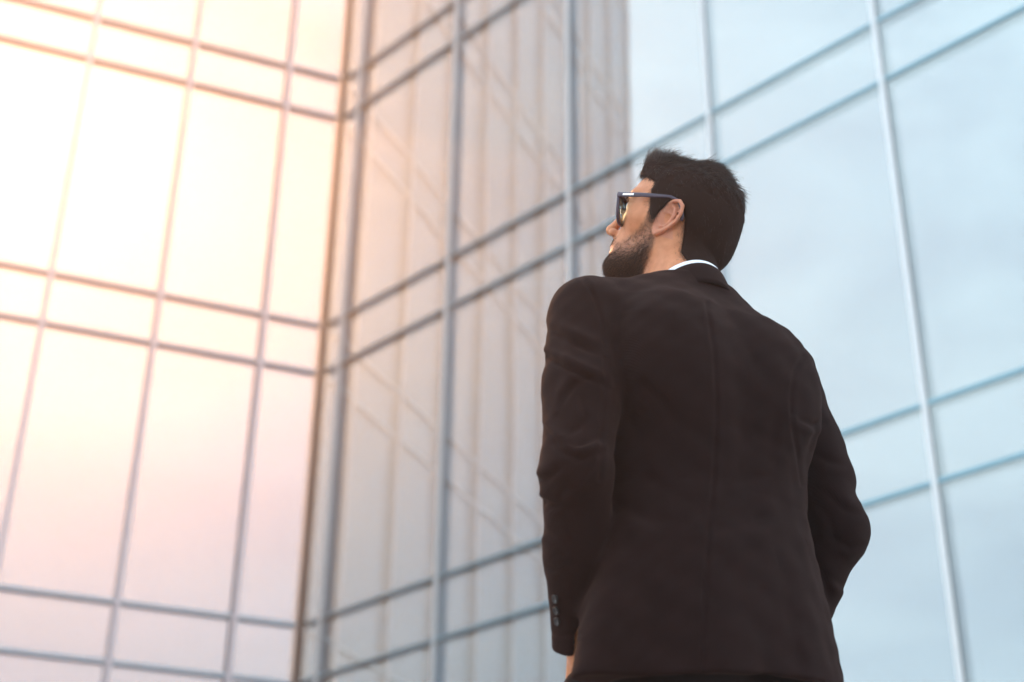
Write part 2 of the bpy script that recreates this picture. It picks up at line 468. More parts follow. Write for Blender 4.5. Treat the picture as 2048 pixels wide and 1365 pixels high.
def ear_sdf(G, side):
    # local: u backward, v up, w outward
    X, Y, Z = G
    c, s = math.cos(.16), math.sin(.16)
    def pt(u, v, w=0.0):
        u2, v2 = u * c + v * s, v * c - u * s
        return (side * (.0705 + w + max(u, 0) * .42), (.0045 - u2 * 1.08), -.0015 + v2)
    out_ = [(.007, .003, .000, .0022), (.001, .012, .001, .0026), (.001, .024, .002, .0030), (.008, .0335, .003, .0034), (.019, .0365, .003, .0036),
            (.0285, .030, .002, .0036), (.0325, .017, .001, .0034), (.0310, .002, 0, .0032), (.0250, -.011, 0, .0032), (.0170, -.0215, 0, .0040),
            (.0085, -.0290, 0, .0050), (.0030, -.0270, -.001, .0045), (.0000, -.0190, -.002, .0035)]
    d = chain(G, [(pt(u, v, w), r) for u, v, w, r in out_])
    anti = [(.010, .026, -.001, .0024), (.017, .022, 0, .0030), (.0225, .010, .000, .0033), (.0210, -.003, .000, .0034), (.0150, -.0115, .000, .0034), (.0070, -.0145, -.001, .0030)]
    d = smin(d, chain(G, [(pt(u, v, w), r) for u, v, w, r in anti]), .0030)
    # thin plate behind the folds, built from short bars
    pl = [((.004, .020), (.026, .020)), ((.006, .028), (.024, .028)), ((.012, .010), (.030, .010)), ((.013, .0), (.028, 0)), ((.008, -.010), (.024, -.008)), ((.004, -.020), (.016, -.018))]
    for a, b in pl:
        d = smin(d, cap(G, pt(*a, -.0070), pt(*b, -.0055), .0028), .005)
    # back of the concha, to the skull; tragus
    d = smin(d, cap(G, pt(.014, .004, -.010), pt(.012, -.002, -.016), .011, .014), .006)
    d = smax(d, -ell(G, pt(.0095, -.001, .001), (.0095, .0105, .0130)), .0015)
    d = smin(d, cap(G, pt(-.002, .003, -.002), pt(.0005, -.006, -.001), .0034, .0034), .003)
    return d
Gh, axh = grid(-.105, .105, -.135, .135, -.165, .150, .0016)
Dh = head_sdf(Gh)
for sd in (-1, 1):
    sub = slice(0, 48) if sd < 0 else slice(len(axh[0]) - 48, None)
    Gs = (Gh[0][sub], Gh[1], Gh[2])
    Dh[sub] = smin(Dh[sub], ear_sdf(Gs, sd), .0025)
Vh, Qh = snets(Dh, axh)
Vh = relax(Vh, Qh, 1, .3)
def sstep(a, b, x): t_ = np.clip((x - a) / (b - a), 0, 1); return t_ * t_ * (3 - 2 * t_)
def psdf(pts, u, v):
    """signed distance to a closed outline (negative inside)"""
    d2 = np.full(u.shape, 1e9); inside = np.zeros(u.shape, bool)
    for (x0, y0), (x1, y1) in zip(pts, pts[1:] + pts[:1]):
        ex, ey = x1 - x0, y1 - y0
        t_ = np.clip(((u - x0) * ex + (v - y0) * ey) / (ex * ex + ey * ey), 0, 1)
        d2 = np.minimum(d2, (u - x0 - ex * t_) ** 2 + (v - y0 - ey * t_) ** 2)
        inside ^= ((y0 > v) != (y1 > v)) & (u < ex * (v - y0) / (ey if abs(ey) > 1e-9 else 1e-9) + x0)
    return np.where(inside, -1, 1) * np.sqrt(d2)
def side(x, y, z):                       # oblique side elevation of the head
    k = -.06 + np.abs(x)
    return y + k * .389, z + k * .2647
HAIRP = [(0.0416, 0.0608), (0.0433, 0.0451), (0.04, 0.0287), (0.0354, 0.0165), (0.0311, 0.0024), (0.0233, -0.0079), (0.0179, -0.0018), (0.014, 0.0105), (0.0085, 0.0214), (0.0045, 0.0309), (-0.0058, 0.0391), (-0.0197, 0.0322), (-0.0336, 0.0075), (-0.0414, -0.0186), (-0.0473, -0.0497), (-0.064, -0.0619), (-0.0898, -0.0716), (-0.1074, -0.0844), (-0.1428, -0.1112), (-0.223, -0.035), (-0.1367, 0.1079), (-0.0406, 0.17), (0.0537, 0.1676), (0.121, 0.1133), (0.0826, 0.0642), (0.0641, 0.0668)]
BEARDP = [(0.032, 0.005), (0.0219, 0.001), (0.0144, -0.0189), (0.0035, -0.0377), (0.0016, -0.0579), (0.004, -0.0866), (0.0013, -0.1139), (-0.0178, -0.1643), (0.0724, -0.1895), (0.099, -0.1215), (0.0797, -0.0831), (0.0729, -0.0728), (0.0783, -0.059), (0.0649, -0.0584), (0.0566, -0.0496), (0.0454, -0.0334), (0.038, -0.0173), (0.0359, -0.0026)]
DENSEP = [(0.0113, -0.0322), (0.0068, -0.0592), (0.004, -0.0866), (0.0013, -0.1139), (-0.0178, -0.1643), (0.0724, -0.1895), (0.099, -0.1215), (0.08, -0.0899), (0.0646, -0.0792), (0.0389, -0.0705), (0.0231, -0.0541)]
def beard_w(V):
    u, v = side(V[:, 0], V[:, 1], V[:, 2])
    w = .45 * sstep(.004, -.006, psdf(BEARDP, u, v)) + .55 * sstep(.014, -.016, psdf(DENSEP, u, v))
    y, z = V[:, 1], V[:, 2]
    mous = sstep(.030, .022, np.abs(V[:, 0])) * sstep(-.038, -.044, z) * (z > -.060) * (y > .075)
    w = np.maximum(w, .5 * mous)
    lip = (np.abs(z + .0635) < .0078) & (y > .085) & (np.abs(V[:, 0]) < .020)
    w = np.where(lip, 0, w)
    hs = .85 * sstep(.003, -.003, psdf(HAIRP, u, v))        # scalp under the hair
    return np.clip(np.maximum(w, hs), 0, 1), lip.astype(float), np.where(lip, 0, w)
bw, lw, bonly = beard_w(Vh)
earm = (np.abs(Vh[:, 0]) > .0725) & (Vh[:, 1] < .012) & (Vh[:, 1] > -.05) & (Vh[:, 2] > -.035)
bw = np.where(earm, 0, bw); bonly = np.where(earm, 0, bonly)
lw = np.maximum(lw, .38 * earm)

# ---- shoulders, arms and hands of the body (body frame)
SL, EL, WL = (-.205, -.010, 1.418), (-.258, -.052, 1.120), (-.180, .062, .905)
SR, ER, WR = (.193, -.004, 1.420), (.278, -.010, 1.150), (.215, .105, .935)
def hand_sdf(G, W, sgn, k=.004):
    W = np.array(W); dn = np.array([-.32 * sgn, .10, -1.0]); dn /= np.linalg.norm(dn)
    fw = np.array([0, 1., 0.]); fw -= dn * (fw @ dn); fw /= np.linalg.norm(fw)
    d = cap(G, W - dn * .03, W + dn * .025, .027, .024)
    for i in range(4):
        o = fw * (.026 - .0175 * i)
        kn = W + dn * (.085 - .004 * abs(i - 1)) + o
        d = smin(d, cap(G, W + dn * .02 + o * .6, kn, .0135, .0115), .010)
        l = (.040, .046, .042, .032)[i]
        m1 = kn + dn * l * .95 + np.array([-sgn, 0, 0]) * .008
        m2 = m1 + dn * l * .55 + np.array([-sgn, 0, 0]) * .012
        m3 = m2 + dn * l * .42 + np.array([-sgn, 0, 0]) * .014
        d = smin(d, chain(G, [(kn, .0100), (m1, .0088), (m2, .0082), (m3, .0072)]), k)
    tb = W + dn * .03 + fw * .024
    d = smin(d, chain(G, [(tb, .014), (tb + dn * .032 + fw * .022, .0115), (tb + dn * .062 + fw * .028, .0092), (tb + dn * .085 + fw * .026, .0078)]), .008)
    return d
Gb, axb = grid(-.34, .36, -.13, .20, .70, 1.50, .0042)
Db = cap(Gb, (-.14, 0, 1.40), (.14, 0, 1.40), .07)
Db = smin(Db, cap(Gb, (0, 0, 1.40), (0, .02, 1.10), .10, .09), .05)
for S_, E_, W_, sg in ((SL, EL, WL, -1), (SR, ER, WR, 1)):
    Db = smin(Db, chain(Gb, [(S_, .045), (E_, .036), (W_, .026)]), .03)
    Db = smin(Db, hand_sdf(Gb, W_, sg), .01)
Db = smin(Db, cap(Gb, (0, 0, 1.40), (0, .0, 1.48), .058), .02)
Vb, Qb = snets(Db, axb)
Vall = np.concatenate([h2w(Vh), b2w(Vb)]); Qall = np.concatenate([Qh, Qb + len(Vh)])
body = mesh_np('body', Vall, Qall, m_skin, person)
for nm, wv in (('beard', bw), ('lip', lw)):
    a_ = body.data.attributes.new(nm, 'FLOAT', 'POINT')
    a_.data.foreach_set('value', np.concatenate([wv, np.zeros(len(Vb))]).astype(f32))

# ---- jacket (body frame)
prof = np.array([  # z, half width, half depth, centre y
    [.74, .236, .160, -.005], [.82, .232, .158, -.005], [.92, .222, .152, 0], [1.02, .205, .142, .002], [1.12, .192, .134, .004], [1.22, .196, .136, .002],
    [1.32, .205, .136, -.004], [1.39, .203, .126, -.006], [1.44, .178, .108, -.008], [1.49, .12, .080, -.006], [1.53, .085, .066, -.002], [1.545, .02, .02, 0], [1.60, .01, .01, 0]])
def torso(G, inset=0.0, p=2.3):
    X, Y, Z = G
    a = np.interp(Z, prof[:, 0], prof[:, 1]).astype(f32) - inset; b_ = np.interp(Z, prof[:, 0], prof[:, 2]).astype(f32) - inset
    yc = np.interp(Z, prof[:, 0], prof[:, 3]).astype(f32)
    q = ((np.abs(X) / a) ** p + (np.abs(Y - yc) / b_) ** p) ** (1 / p)
    return ((q - 1) * np.minimum(a, b_) * .95).astype(f32)
def crease(G, pts, w, amp):
    d = chain(G, [(q, 0.0) for q in pts])
    return amp * np.exp(-(d / w) ** 2)
STEP = .0031
Gj, axj = grid(-.36, .40, -.22, .22, .79, 1.60, STEP)
X, Y, Z = Gj
Dt = torso(Gj)
sh = smin(cap(Gj, (-.03, -.004, 1.478), (-.200, -.008, 1.438), .052, .050), cap(Gj, (.03, -.004, 1.478), (.190, -.004, 1.430), .052, .050), .03)
Dt = smin(Dt, sh, .045)
# shoulder blades, hollow of the spine and waist
Dt = smin(Dt, ell(Gj, (-.10, -.095, 1.33), (.080, .042, .10)), .07)
Dt = smin(Dt, ell(Gj, (.095, -.092, 1.33), (.080, .042, .10)), .07)
Dt = Dt + .003 * np.exp(-(X / .03) ** 2) * sstep(1.0, 1.12, Z) * sstep(1.45, 1.36, Z) * (Y < 0)
# tail of the jacket pushed back behind the wrist
Dt = smin(Dt, chain(Gj, [((-.165, -.060, 1.02), .02), ((-.205, -.060, .90), .026), ((-.238, -.050, .79), .026)]), .05)
# the left front skirt is drawn back by the arm, so the side is open below the waist
ye = np.interp(Z, [.78, .84, .92, 1.0], [-.045, -.03, .005, .05]).astype(f32)
Dcut = np.maximum(np.maximum(ye - Y, X + .06), Z - .985)
Dt = smax(Dt, -Dcut, .004)
# folds across the small of the back
for (a, b, c_, w, am) in [((-.16, -.12, 1.16), (-.05, -.14, 1.13), (.08, -.135, 1.15), .016, .0035), ((-.15, -.13, 1.09), (0, -.145, 1.07), (.12, -.13, 1.10), .018, .003),
                      ((.02, -.14, 1.22), (.10, -.135, 1.20), (.18, -.11, 1.23), .014, .003), ((-.17, -.11, 1.26), (-.12, -.13, 1.20), (-.06, -.14, 1.18), .014, .003),
                      ((.17, -.10, 1.33), (.15, -.12, 1.24), (.14, -.13, 1.15), .014, .003)]:
    Dt = Dt + crease(Gj, [a, b, c_], w * .8, am * 1.3)
Dt = Dt + crease(Gj, [(0.0, -.16, 1.50), (0.0, -.15, 1.30), (0, -.15, 1.1), (0, -.17, .98)], .0042, .0036)   # centre back seam
Dt = Dt + .0035 * np.sin(X * 38 + 1.3) * sstep(1.02, .84, Z) * sstep(.0, -.1, Y) * np.ones_like(Z)               # skirt waves
Dbul = cap(Gj, (.236, -.004, 1.322), (.266, -.008, 1.24), .056, .055)
# hollow it below
inner = torso(Gj, .014)
hollow = smax(inner, Z - 1.05, .02)
# sleeves
def sleeve(S_, E_, W_, folds, rs=(.066, .060, .052, .043)):
    S_, E_, W_ = map(np.array, (S_, E_, W_))
    up = (S_ + E_) / 2
    c = chain(Gj, [(S_, rs[0]), (up, rs[1]), (E_, rs[2]), ((E_ + W_) / 2, (rs[2] + rs[3]) / 2 + .002), (W_, rs[3])], .02)
    for pts, w, am in folds:
        c = c + crease(Gj, pts, w * .85, am * 1.5)
        c = c - crease(Gj, [np.array(q_) + [0, 0, .018] for q_ in pts], w * 1.1, am * .6)
    ax_ = W_ - E_; ax_ /= np.linalg.norm(ax_)
    cut = (X - W_[0]) * ax_[0] + (Y - W_[1]) * ax_[1] + (Z - W_[2]) * ax_[2] - .012
    c = smax(c, cut, .004)
    hol = cap(Gj, W_ - ax_ * .05, W_ + ax_ * .06, rs[3] - .009)
    return smax(c, -hol, .003)
FL, FR = [], []
Ls = sleeve(SL, EL, WL, FL); Rs = sleeve(SR, ER, WR, FR, (.064, .058, .054, .043))
Dj = smin(Dt, Ls, .010); Dj = smin(Dj, Rs, .010); Dj = smin(Dj, Dbul, .006)
Dj = smax(Dj, -hollow, .004)
# cut at neck opening, front V, hem
Dj = smax(Dj, -cap(Gj, (0, .006, 1.545), (0, .004, 1.66), .072), .004)
vw = (np.abs(X) - np.clip((Z - 1.12) * .21, 0, .08))
Dj = smax(Dj, -np.maximum(np.maximum(vw, 1.12 - Z), .03 - Y), .003)
hem = (.822 + .012 * np.sin(X * 9 + .5)) - Z
Dj = smax(Dj, hem.astype(f32) + 0 * Y, .004)
rngw = np.sin(X * 51 + Z * 37 + Y * 23) * np.sin(Z * 61 - Y * 43 + 1.1) + .6 * np.sin(X * 113 - Z * 71 + 2.0) * np.sin(Z * 97 + Y * 83)
Dj = Dj + .0011 * rngw.astype(f32)
Vj, Qj = snets(Dj, axj); Vj = relax(Vj, Qj, 1, .4)
# pressed-in folds and seams: displaced along the normals of the cloth
def vnormals(V, Q):
    a, b, c, d = (V[Q[:, i]] for i in range(4))
    fn = np.cross(c - a, d - b); n_ = np.zeros_like(V)
    for i in range(4): np.add.at(n_, Q[:, i], fn)
    return n_ / (np.linalg.norm(n_, axis=1, keepdims=True) + 1e-12)
def outline(Vw):
    d = Vw - _C; z = d @ _F
    return 1024 + FPX * (d @ _R) / z, 682.5 - FPX * (d @ _U) / z
FOLDS = [  # points, half width, depth (mm), side ridge
    ([(1074, 708), (1095, 716), (1133, 735), (1170, 752), (1205, 768)], 7, 7, 1), ([(1084, 655), (1120, 672), (1160, 690), (1195, 706)], 8, 4.5, 1), ([(1178, 752), (1150, 770), (1134, 790), (1120, 815)], 7, 3.5, -1),
    ([(1088, 858), (1108, 884), (1130, 904), (1160, 918), (1192, 906)], 7, 6.5, 1), ([(1160, 795), (1170, 830), (1160, 855), (1140, 868)], 7, 3, -1),
    ([(1115, 880), (1150, 894), (1200, 876)], 7, 4, -1), ([(1195, 905), (1165, 945), (1130, 985), (1110, 1010)], 8, 3, 1),
    ([(1068, 965), (1095, 958), (1130, 930)], 8, 4.5, 1), ([(1060, 992), (1075, 1002), (1100, 1006)], 7, 5, 1), ([(1072, 1000), (1100, 1015), (1128, 1012)], 7, 3, 1), ([(1074, 1040), (1085, 1062), (1112, 1080)], 7, 3, -1),
    ([(1120, 660), (1150, 690), (1190, 700)], 9, 2.2, 1), ([(1085, 1130), (1110, 1140), (1140, 1130)], 7, 2.2, 1), ([(1100, 620), (1120, 690), (1115, 770)], 10, 1.8, 1),
    ([(1646, 842), (1626, 850), (1600, 838)], 7, 5, 1), ([(1690, 930), (1660, 925), (1625, 905)], 8, 3, 1), ([(1725, 1030), (1690, 1020), (1650, 985)], 8, 3, -1),
    ([(1730, 1090), (1700, 1095), (1660, 1075)], 7, 3.5, 1), ([(1705, 1180), (1680, 1170), (1655, 1150)], 7, 2.5, 1), ([(1630, 1000), (1660, 1040), (1672, 1090)], 9, 2.5, -1),
    ([(1565, 912), (1540, 945), (1480, 965)], 10, 1.8, 1), ([(1260, 900), (1300, 960), (1350, 985)], 12, 1.8, 1), ([(1240, 1010), (1300, 1040), (1380, 1045)], 12, 1.8, -1),
    ([(1570, 1010), (1500, 1050), (1420, 1060)], 12, 1.8, 1), ([(1225, 760), (1260, 830), (1275, 900)], 12, 1.8, -1), ([(1570, 780), (1545, 850), (1540, 920)], 12, 1.8, 1),
    ([(1620, 1100), (1650, 1170), (1678, 1250)], 9, 3, 1), ([(1250, 1150), (1230, 1240), (1215, 1330)], 16, 2.2, 1), ([(1560, 1150), (1585, 1240), (1600, 1350)], 16, 2.2, -1),
    ([(1300, 580), (1340, 600), (1400, 612)], 10, 1.2, 1), ([(1450, 640), (1500, 700), (1530, 760)], 12, 1.5, -1)]
SEAMS = [[(1160, 553), (1176, 572), (1192, 602), (1206, 652), (1210, 754), (1203, 860), (1200, 960)], [(1606, 712), (1588, 745), (1581, 800), (1584, 850), (1594, 905), (1604, 970)],
         [(1412, 600), (1428, 700), (1434, 800), (1428, 950), (1415, 1100), (1404, 1345)],
         [(1090, 1262), (1120, 1272), (1160, 1268)]]
def displace(Vw, Q):
    n_ = vnormals(Vw, Q); u, v = outline(Vw)
    d0 = Vw - _C; d0 /= np.linalg.norm(d0, axis=1, keepdims=True)
    face = np.clip(-(n_ * d0).sum(1) * 4 + .35, 0, 1) * ((n_ * d0).sum(1) < .12)
    off = np.zeros(len(Vw)); sm = np.zeros(len(Vw))
    for pts, w, am, sd in FOLDS:
        best = np.full(len(Vw), 1e9); bs = np.zeros(len(Vw)); bt = np.zeros(len(Vw)); ns = len(pts) - 1
        for i, ((x0, y0), (x1, y1)) in enumerate(zip(pts[:-1], pts[1:])):
            ex, ey = x1 - x0, y1 - y0; t_ = np.clip(((u - x0) * ex + (v - y0) * ey) / (ex * ex + ey * ey), 0, 1)
            dd = np.hypot(u - x0 - ex * t_, v - y0 - ey * t_); sg = np.sign((u - x0) * ey - (v - y0) * ex)
            m_ = dd < best; best[m_] = dd[m_]; bs[m_] = sg[m_]; bt[m_] = (i + t_[m_]) / ns
        sd_ = best * bs * sd; tap = np.sin(np.pi * np.clip(.12 + .76 * bt, 0, 1))
        off += am * tap * (-np.exp(-(sd_ / w) ** 2) + .75 * np.exp(-((sd_ - 2.0 * w) / (1.4 * w)) ** 2))
    for pts in SEAMS:
        best = np.full(len(Vw), 1e9)
        for (x0, y0), (x1, y1) in zip(pts[:-1], pts[1:]):
            ex, ey = x1 - x0, y1 - y0; t_ = np.clip(((u - x0) * ex + (v - y0) * ey) / (ex * ex + ey * ey), 0, 1)
            best = np.minimum(best, np.hypot(u - x0 - ex * t_, v - y0 - ey * t_))
        off -= 1.8 * np.exp(-(best / 4.0) ** 2) - .5 * np.exp(-((best - 9) / 5.0) ** 2); sm = np.maximum(sm, np.exp(-(best / 2.6) ** 2))
    return Vw + n_ * (off * .001 * face)[:, None], sm * face
Vjw, seam = displace(b2w(Vj), Qj)
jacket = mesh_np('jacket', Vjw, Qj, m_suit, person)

# ---- shirt and jacket collars: bands round the neck
def band(name, r0, r1, zb, zf, hgt, th, m, parent, cx=0.0, cyy=.004, gap=.5, slope=0.0, seg=96):
    """ring leaning forward; r0 radius at its foot, r1 at its top; open at the front by gap (radians)"""
    V, F = [], []
    a0, a1 = math.pi / 2 + gap, math.pi * 2.5 - gap
    pr = [(0, 0), (.25, .1), (.5, .3), (.75, .62), (1, 1), ]
    nv = 0
    for i in range(seg + 1):
        a = a0 + (a1 - a0) * i / seg
        ca, sa = math.cos(a), math.sin(a)
        k = (1 - sa) / 2                              # 1 at the back
        zt = zf + (zb - zf) * k
        ring = []
        for t_, s_ in pr: ring.append((r0 + (r1 - r0) * t_ + th / 2, zt - hgt * (1 - t_)))
        ring.append((r1, zt + th * .45))
        for t_, s_ in pr[::-1]: ring.append((r0 + (r1 - r0) * t_ - th / 2, zt - hgt * (1 - t_)))
        for rr, z in ring: V.append((cx + ca * rr, cyy + sa * rr * 1.06, z + slope * ca))
        nv = len(ring)
    for i in range(seg):
        for j in range(nv):
            j2 = (j + 1) % nv
            F.append((i * nv + j, (i + 1) * nv + j, (i + 1) * nv + j2, i * nv + j2))
    F.append(tuple(range(nv))); F.append(tuple(range(seg * nv + nv - 1, seg * nv - 1, -1)))
    return mesh_np(name, b2w(np.array(V)), F, m, parent)
shirt_g, axs = grid(-.2, .2, -.14, .15, 1.0, 1.53, .006)
Ds = smin(torso(shirt_g, .012), cap(shirt_g, (-.16, 0, 1.42), (.16, 0, 1.42), .045), .02)
Ds = smax(Ds, -cap(shirt_g, (0, .004, 1.48), (0, 0, 1.66), .058), .004)
Vs, Qs = snets(Ds, axs)
shirt = mesh_np('shirt', b2w(Vs), Qs, m_shirt, person)
band('collar', .070, .064, 1.558, 1.495, .05, .004, m_shirt, shirt, gap=.22)
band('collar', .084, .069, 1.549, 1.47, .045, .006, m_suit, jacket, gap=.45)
tie_b = MB()
tw = [(1.485, .016, .062), (1.46, .020, .078), (1.43, .014, .095), (1.30, .028, .128), (1.15, .038, .140), (1.02, .042, .148)]
Vt, Ft = [], []
for z, w, y in tw:
    Vt += [(-w, y + .002, z), (0, y + .008, z), (w, y + .002, z), (w, y - .004, z), (-w, y - .004, z)]
for i in range(len(tw) - 1):
    for j in range(5):
        Ft.append((i * 5 + j, i * 5 + (j + 1) % 5, (i + 1) * 5 + (j + 1) % 5, (i + 1) * 5 + j))
mesh_np('necktie', b2w(np.array(Vt)), Ft, m_tie, person)

# ---- trousers and shoes
Gt, axt = grid(-.26, .26, -.16, .20, .06, 1.04, .006)
Dp = ell(Gt, (0, -.005, .93), (.178, .125, .15))
Dp = smin(Dp, ell(Gt, (-.075, -.06, .87), (.09, .085, .10)), .04)
Dp = smin(Dp, ell(Gt, (.075, -.06, .87), (.09, .085, .10)), .04)
for s_ in (-1, 1):
    Dp = smin(Dp, chain(Gt, [((s_ * .09, 0, .86), .098), ((s_ * .105, .012, .50), .072), ((s_ * .12, -.01, .10), .062)]), .03)
Dp = smin(Dp, cap(Gt, (-.163, .062, .826), (-.145, .08, .74), .044, .047), .02)
Dp = smin(Dp, cap(Gt, (.182, .090, .85), (.165, .10, .76), .038, .045), .03)
for z in (.52, .47, .42, .16, .13):
    Dp = Dp + .003 * np.exp(-((Gt[2] - z - .2 * Gt[1]) / .012) ** 2)
Dp = smax(Dp, .075 - Gt[2] + 0 * Gt[0] + 0 * Gt[1], .003); Dp = smax(Dp, Gt[2] - 1.03, .003)
for W_ in (WL, WR):
    Dp = smax(Dp, -cap(Gt, np.array(W_) + [0, 0, .03], np.array(W_) + [.01 * (1 if W_[0] < 0 else -1), .01, -.030], .027, .024), .003)
Vp, Qp = snets(Dp, axt)
mesh_np('trousers', b2w(Vp), Qp, m_trou, person)
for s_ in (-1, 1):
    Gs, axq = grid(-.07, .07, -.10, .24, -.005, .13, .004)
    Dq = smin(ell(Gs, (0, .11, .03), (.046, .10, .036)), ell(Gs, (0, -.02, .04), (.036, .06, .045)), .03)
    Dq = smin(Dq, cap(Gs, (0, -.02, .05), (0, -.01, .12), .035, .04), .02)
    Dq = smax(Dq, .004 - Gs[2] + 0 * Gs[0] + 0 * Gs[1], .003); Dq = smax(Dq, Gs[2] - .12, .003)
    Vq, Qq = snets(Dq, axq); Vq = Vq + np.array([s_ * .12, -.01, 0]); Vq[:, 0] += s_ * .15 * (Vq[:, 1] + .01)
    mesh_np('shoe', b2w(Vq), Qq, m_shoe, person)
# cuff buttons
def disc(name, c, nrm, r, th, m, parent):
    nrm = np.array(nrm, float); nrm /= np.linalg.norm(nrm)
    u_ = np.cross(nrm, [0.3, .2, 1]); u_ /= np.linalg.norm(u_); v_ = np.cross(nrm, u_)
    V, F = [], []
    rings = [(r * .93, 0), (r, th * .4), (r * .97, th * .8), (r * .86, th), (r * .68, th * .66), (r * .05, th * .6)]
    n = 20
    for rr, h in rings:
        for i in range(n):
            a = 2 * math.pi * i / n; V.append(c + nrm * h + (u_ * math.cos(a) + v_ * math.sin(a)) * rr)
    for k in range(len(rings) - 1):
        for i in range(n): F.append((k * n + i, k * n + (i + 1) % n, (k + 1) * n + (i + 1) % n, (k + 1) * n + i))
    F.append(tuple(range(n))[::-1]); F.append(tuple(range((len(rings) - 1) * n, len(rings) * n)))
    return mesh_np(name, np.array(V), F, m, parent)

from mathutils.bvhtree import BVHTree
def bvh(o): return BVHTree.FromPolygons([v.co[:] for v in o.data.vertices], [p.vertices[:] for p in o.data.polygons])
bv_j = bvh(jacket)
for px, py in ((1112, 1198), (1114, 1221), (1116, 1243)):       # three buttons sewn on the back of the left cuff
    d = Vector(_F + _R * (px - 1024) / FPX - _U * (py - 682.5) / FPX).normalized()
    h = bv_j.ray_cast(CAMP, d)
    if h[0] is not None:
        disc('button', np.array(h[0]) + np.array(h[1]) * .001, h[1], .0066, .0030, m_button, jacket)

# ---- hair: a cut volume and the strands combed over it (head frame)
m_hair = mat('dark_brown_hair', (.018, .0068, .0042), .8, 0, .1)
m_strand = mat('dark_brown_strands', (.020, .009, .006), .5, 0, .35)
def vary(m, a, b):
    t = m.node_tree; hi = N(t, 'ShaderNodeHairInfo'); r = N(t, 'ShaderNodeValToRGB')
    r.color_ramp.elements[0].color = (*a, 1); r.color_ramp.elements[1].color = (*b, 1)
    t.links.new(hi.outputs['Random'], r.inputs['Fac']); t.links.new(r.outputs['Color'], t.nodes['Principled BSDF'].inputs['Base Color'])
vary(m_strand, (.010, .004, .0025), (.060, .025, .013))
m_beard = mat('brown_beard_hair', (.040, .016, .008), .5, 0, .3)
vary(m_beard, (.018, .006, .003), (.10, .038, .016))
Gr, axr = grid(-.095, .095, -.145, .120, -.115, .165, .002)
X, Y, Z = Gr
hd = ell(Gr, (0, -.010, .040), (.0745 + .0045, .094 + .009, .079 + .008))
hd = smin(hd, ell(Gr, (0, .022, .055), (.066, .070, .060)), .02)
hd = smin(hd, ell(Gr, (0, .050, .094), (.052, .042, .032)), .018)            # quiff
hd = smin(hd, ell(Gr, (0, -.030, .100), (.048, .034, .030)), .014)           # crown
hd = smin(hd, ell(Gr, (0, -.066, -.006), (.060, .047, .058)), .02)           # back and nape
hbase = head_sdf(Gr)
hd = np.minimum(hd, hbase - .0045)
u_, v_ = side(X + 0 * Y, Y + 0 * X, 0 * X + 0 * Y)
uu = (Y + (-.06 + np.abs(X)) * .389) + 0 * Z; vv = (Z + (-.06 + np.abs(X)) * .2647) + 0 * Y
pd = psdf(HAIRP, uu.astype(float), vv.astype(float)).astype(f32)
lump = .0014 * np.sin(X * 160 + Z * 90) * np.sin(Y * 130 - Z * 70 + 1) + .0010 * np.sin(X * 310 - Y * 200 + 2) * np.sin(Z * 260 + Y * 120)
hd = smax(hd + lump.astype(f32) * (Z > .06), pd, .008)
inn = hbase + .003
hd = smax(hd, -inn, .003)
Vr, Qr = snets(hd, axr); Vr = relax(Vr, Qr, 1, .4)
hair = mesh_np('hair', h2w(Vr), Qr, m_hair, person)

def tri_sample(V, Q, w, n):
    T = np.concatenate([Q[:, [0, 1, 2]], Q[:, [0, 2, 3]]])
    a, b, c = V[T[:, 0]], V[T[:, 1]], V[T[:, 2]]
    cr = np.cross(b - a, c - a); ar = np.linalg.norm(cr, axis=1)
    nn = cr / (ar[:, None] + 1e-12)
    wt = ar * w[T].mean(1); wt = wt / wt.sum()
    i = rng.choice(len(T), n, p=wt)
    r1, r2 = np.sqrt(rng.random(n)), rng.random(n)
    p = (1 - r1)[:, None] * a[i] + (r1 * (1 - r2))[:, None] * b[i] + (r1 * r2)[:, None] * c[i]
    return p, nn[i], w[T][i].mean(1)
def strands(name, P0, PTS, rad, m, parent):
    n, k, _ = PTS.shape
    h = bpy.data.hair_curves.new(name)
    h.add_curves([k] * n)
    h.attributes['position'].data.foreach_set('vector', h2w(PTS.reshape(-1, 3)).astype(f32).ravel())
    ra = h.attributes.new('radius', 'FLOAT', 'POINT')
    ra.data.foreach_set('value', rad.reshape(-1).astype(f32))
    o = bpy.data.objects.new(name, h); COL.objects.link(o); h.materials.append(m)
    o.parent = parent
    o.matrix_parent_inverse = Matrix.Translation(-parent.location)
    return o
def unit(v): return v / (np.linalg.norm(v, axis=-1, keepdims=True) + 1e-12)
# outward facing part of the hair volume only
outw = np.einsum('ij,ij->i', Vr - np.array([0, -.01, .03]), np.ones_like(Vr)) * 0 + 1
p, nrm, _ = tri_sample(Vr, Qr, outw, 60000)
keep = np.einsum('ij,ij->i', nrm, p - np.array([0, -.01, .03])) > .015
p, nrm = p[keep][:30000], nrm[keep][:30000]
n = len(p)
top = sstep(.075, .105, p[:, 2])[:, None]; front = sstep(.02, .06, p[:, 1])[:, None] * top
f_side = np.array([0, -.50, -.86]) + 0 * p
f_side[:, 1] += .25 * (p[:, 1] < -.08)
f_top = np.array([.12, -1.0, .12]) + 0 * p
f_front = np.array([.45, .25, .70]) + 0 * p
sw = np.sin(p[:, 0] * 90 + p[:, 1] * 60)[:, None]
fl = f_side * (1 - top) + f_top * top * (1 - front) + f_front * front + sw * np.array([.35, .1, .1]) * top
cl = rng.normal(0, 1, (600, 3)); ci = (np.abs(np.sin(np.floor(p[:, 0] * 90) * 12.99 + np.floor(p[:, 1] * 90) * 78.2 + np.floor(p[:, 2] * 90) * 37.7) * 43758.5) % 1 * 600).astype(int)
fl = unit(fl) + .22 * cl[ci] + .10 * rng.normal(0, 1, (n, 3))
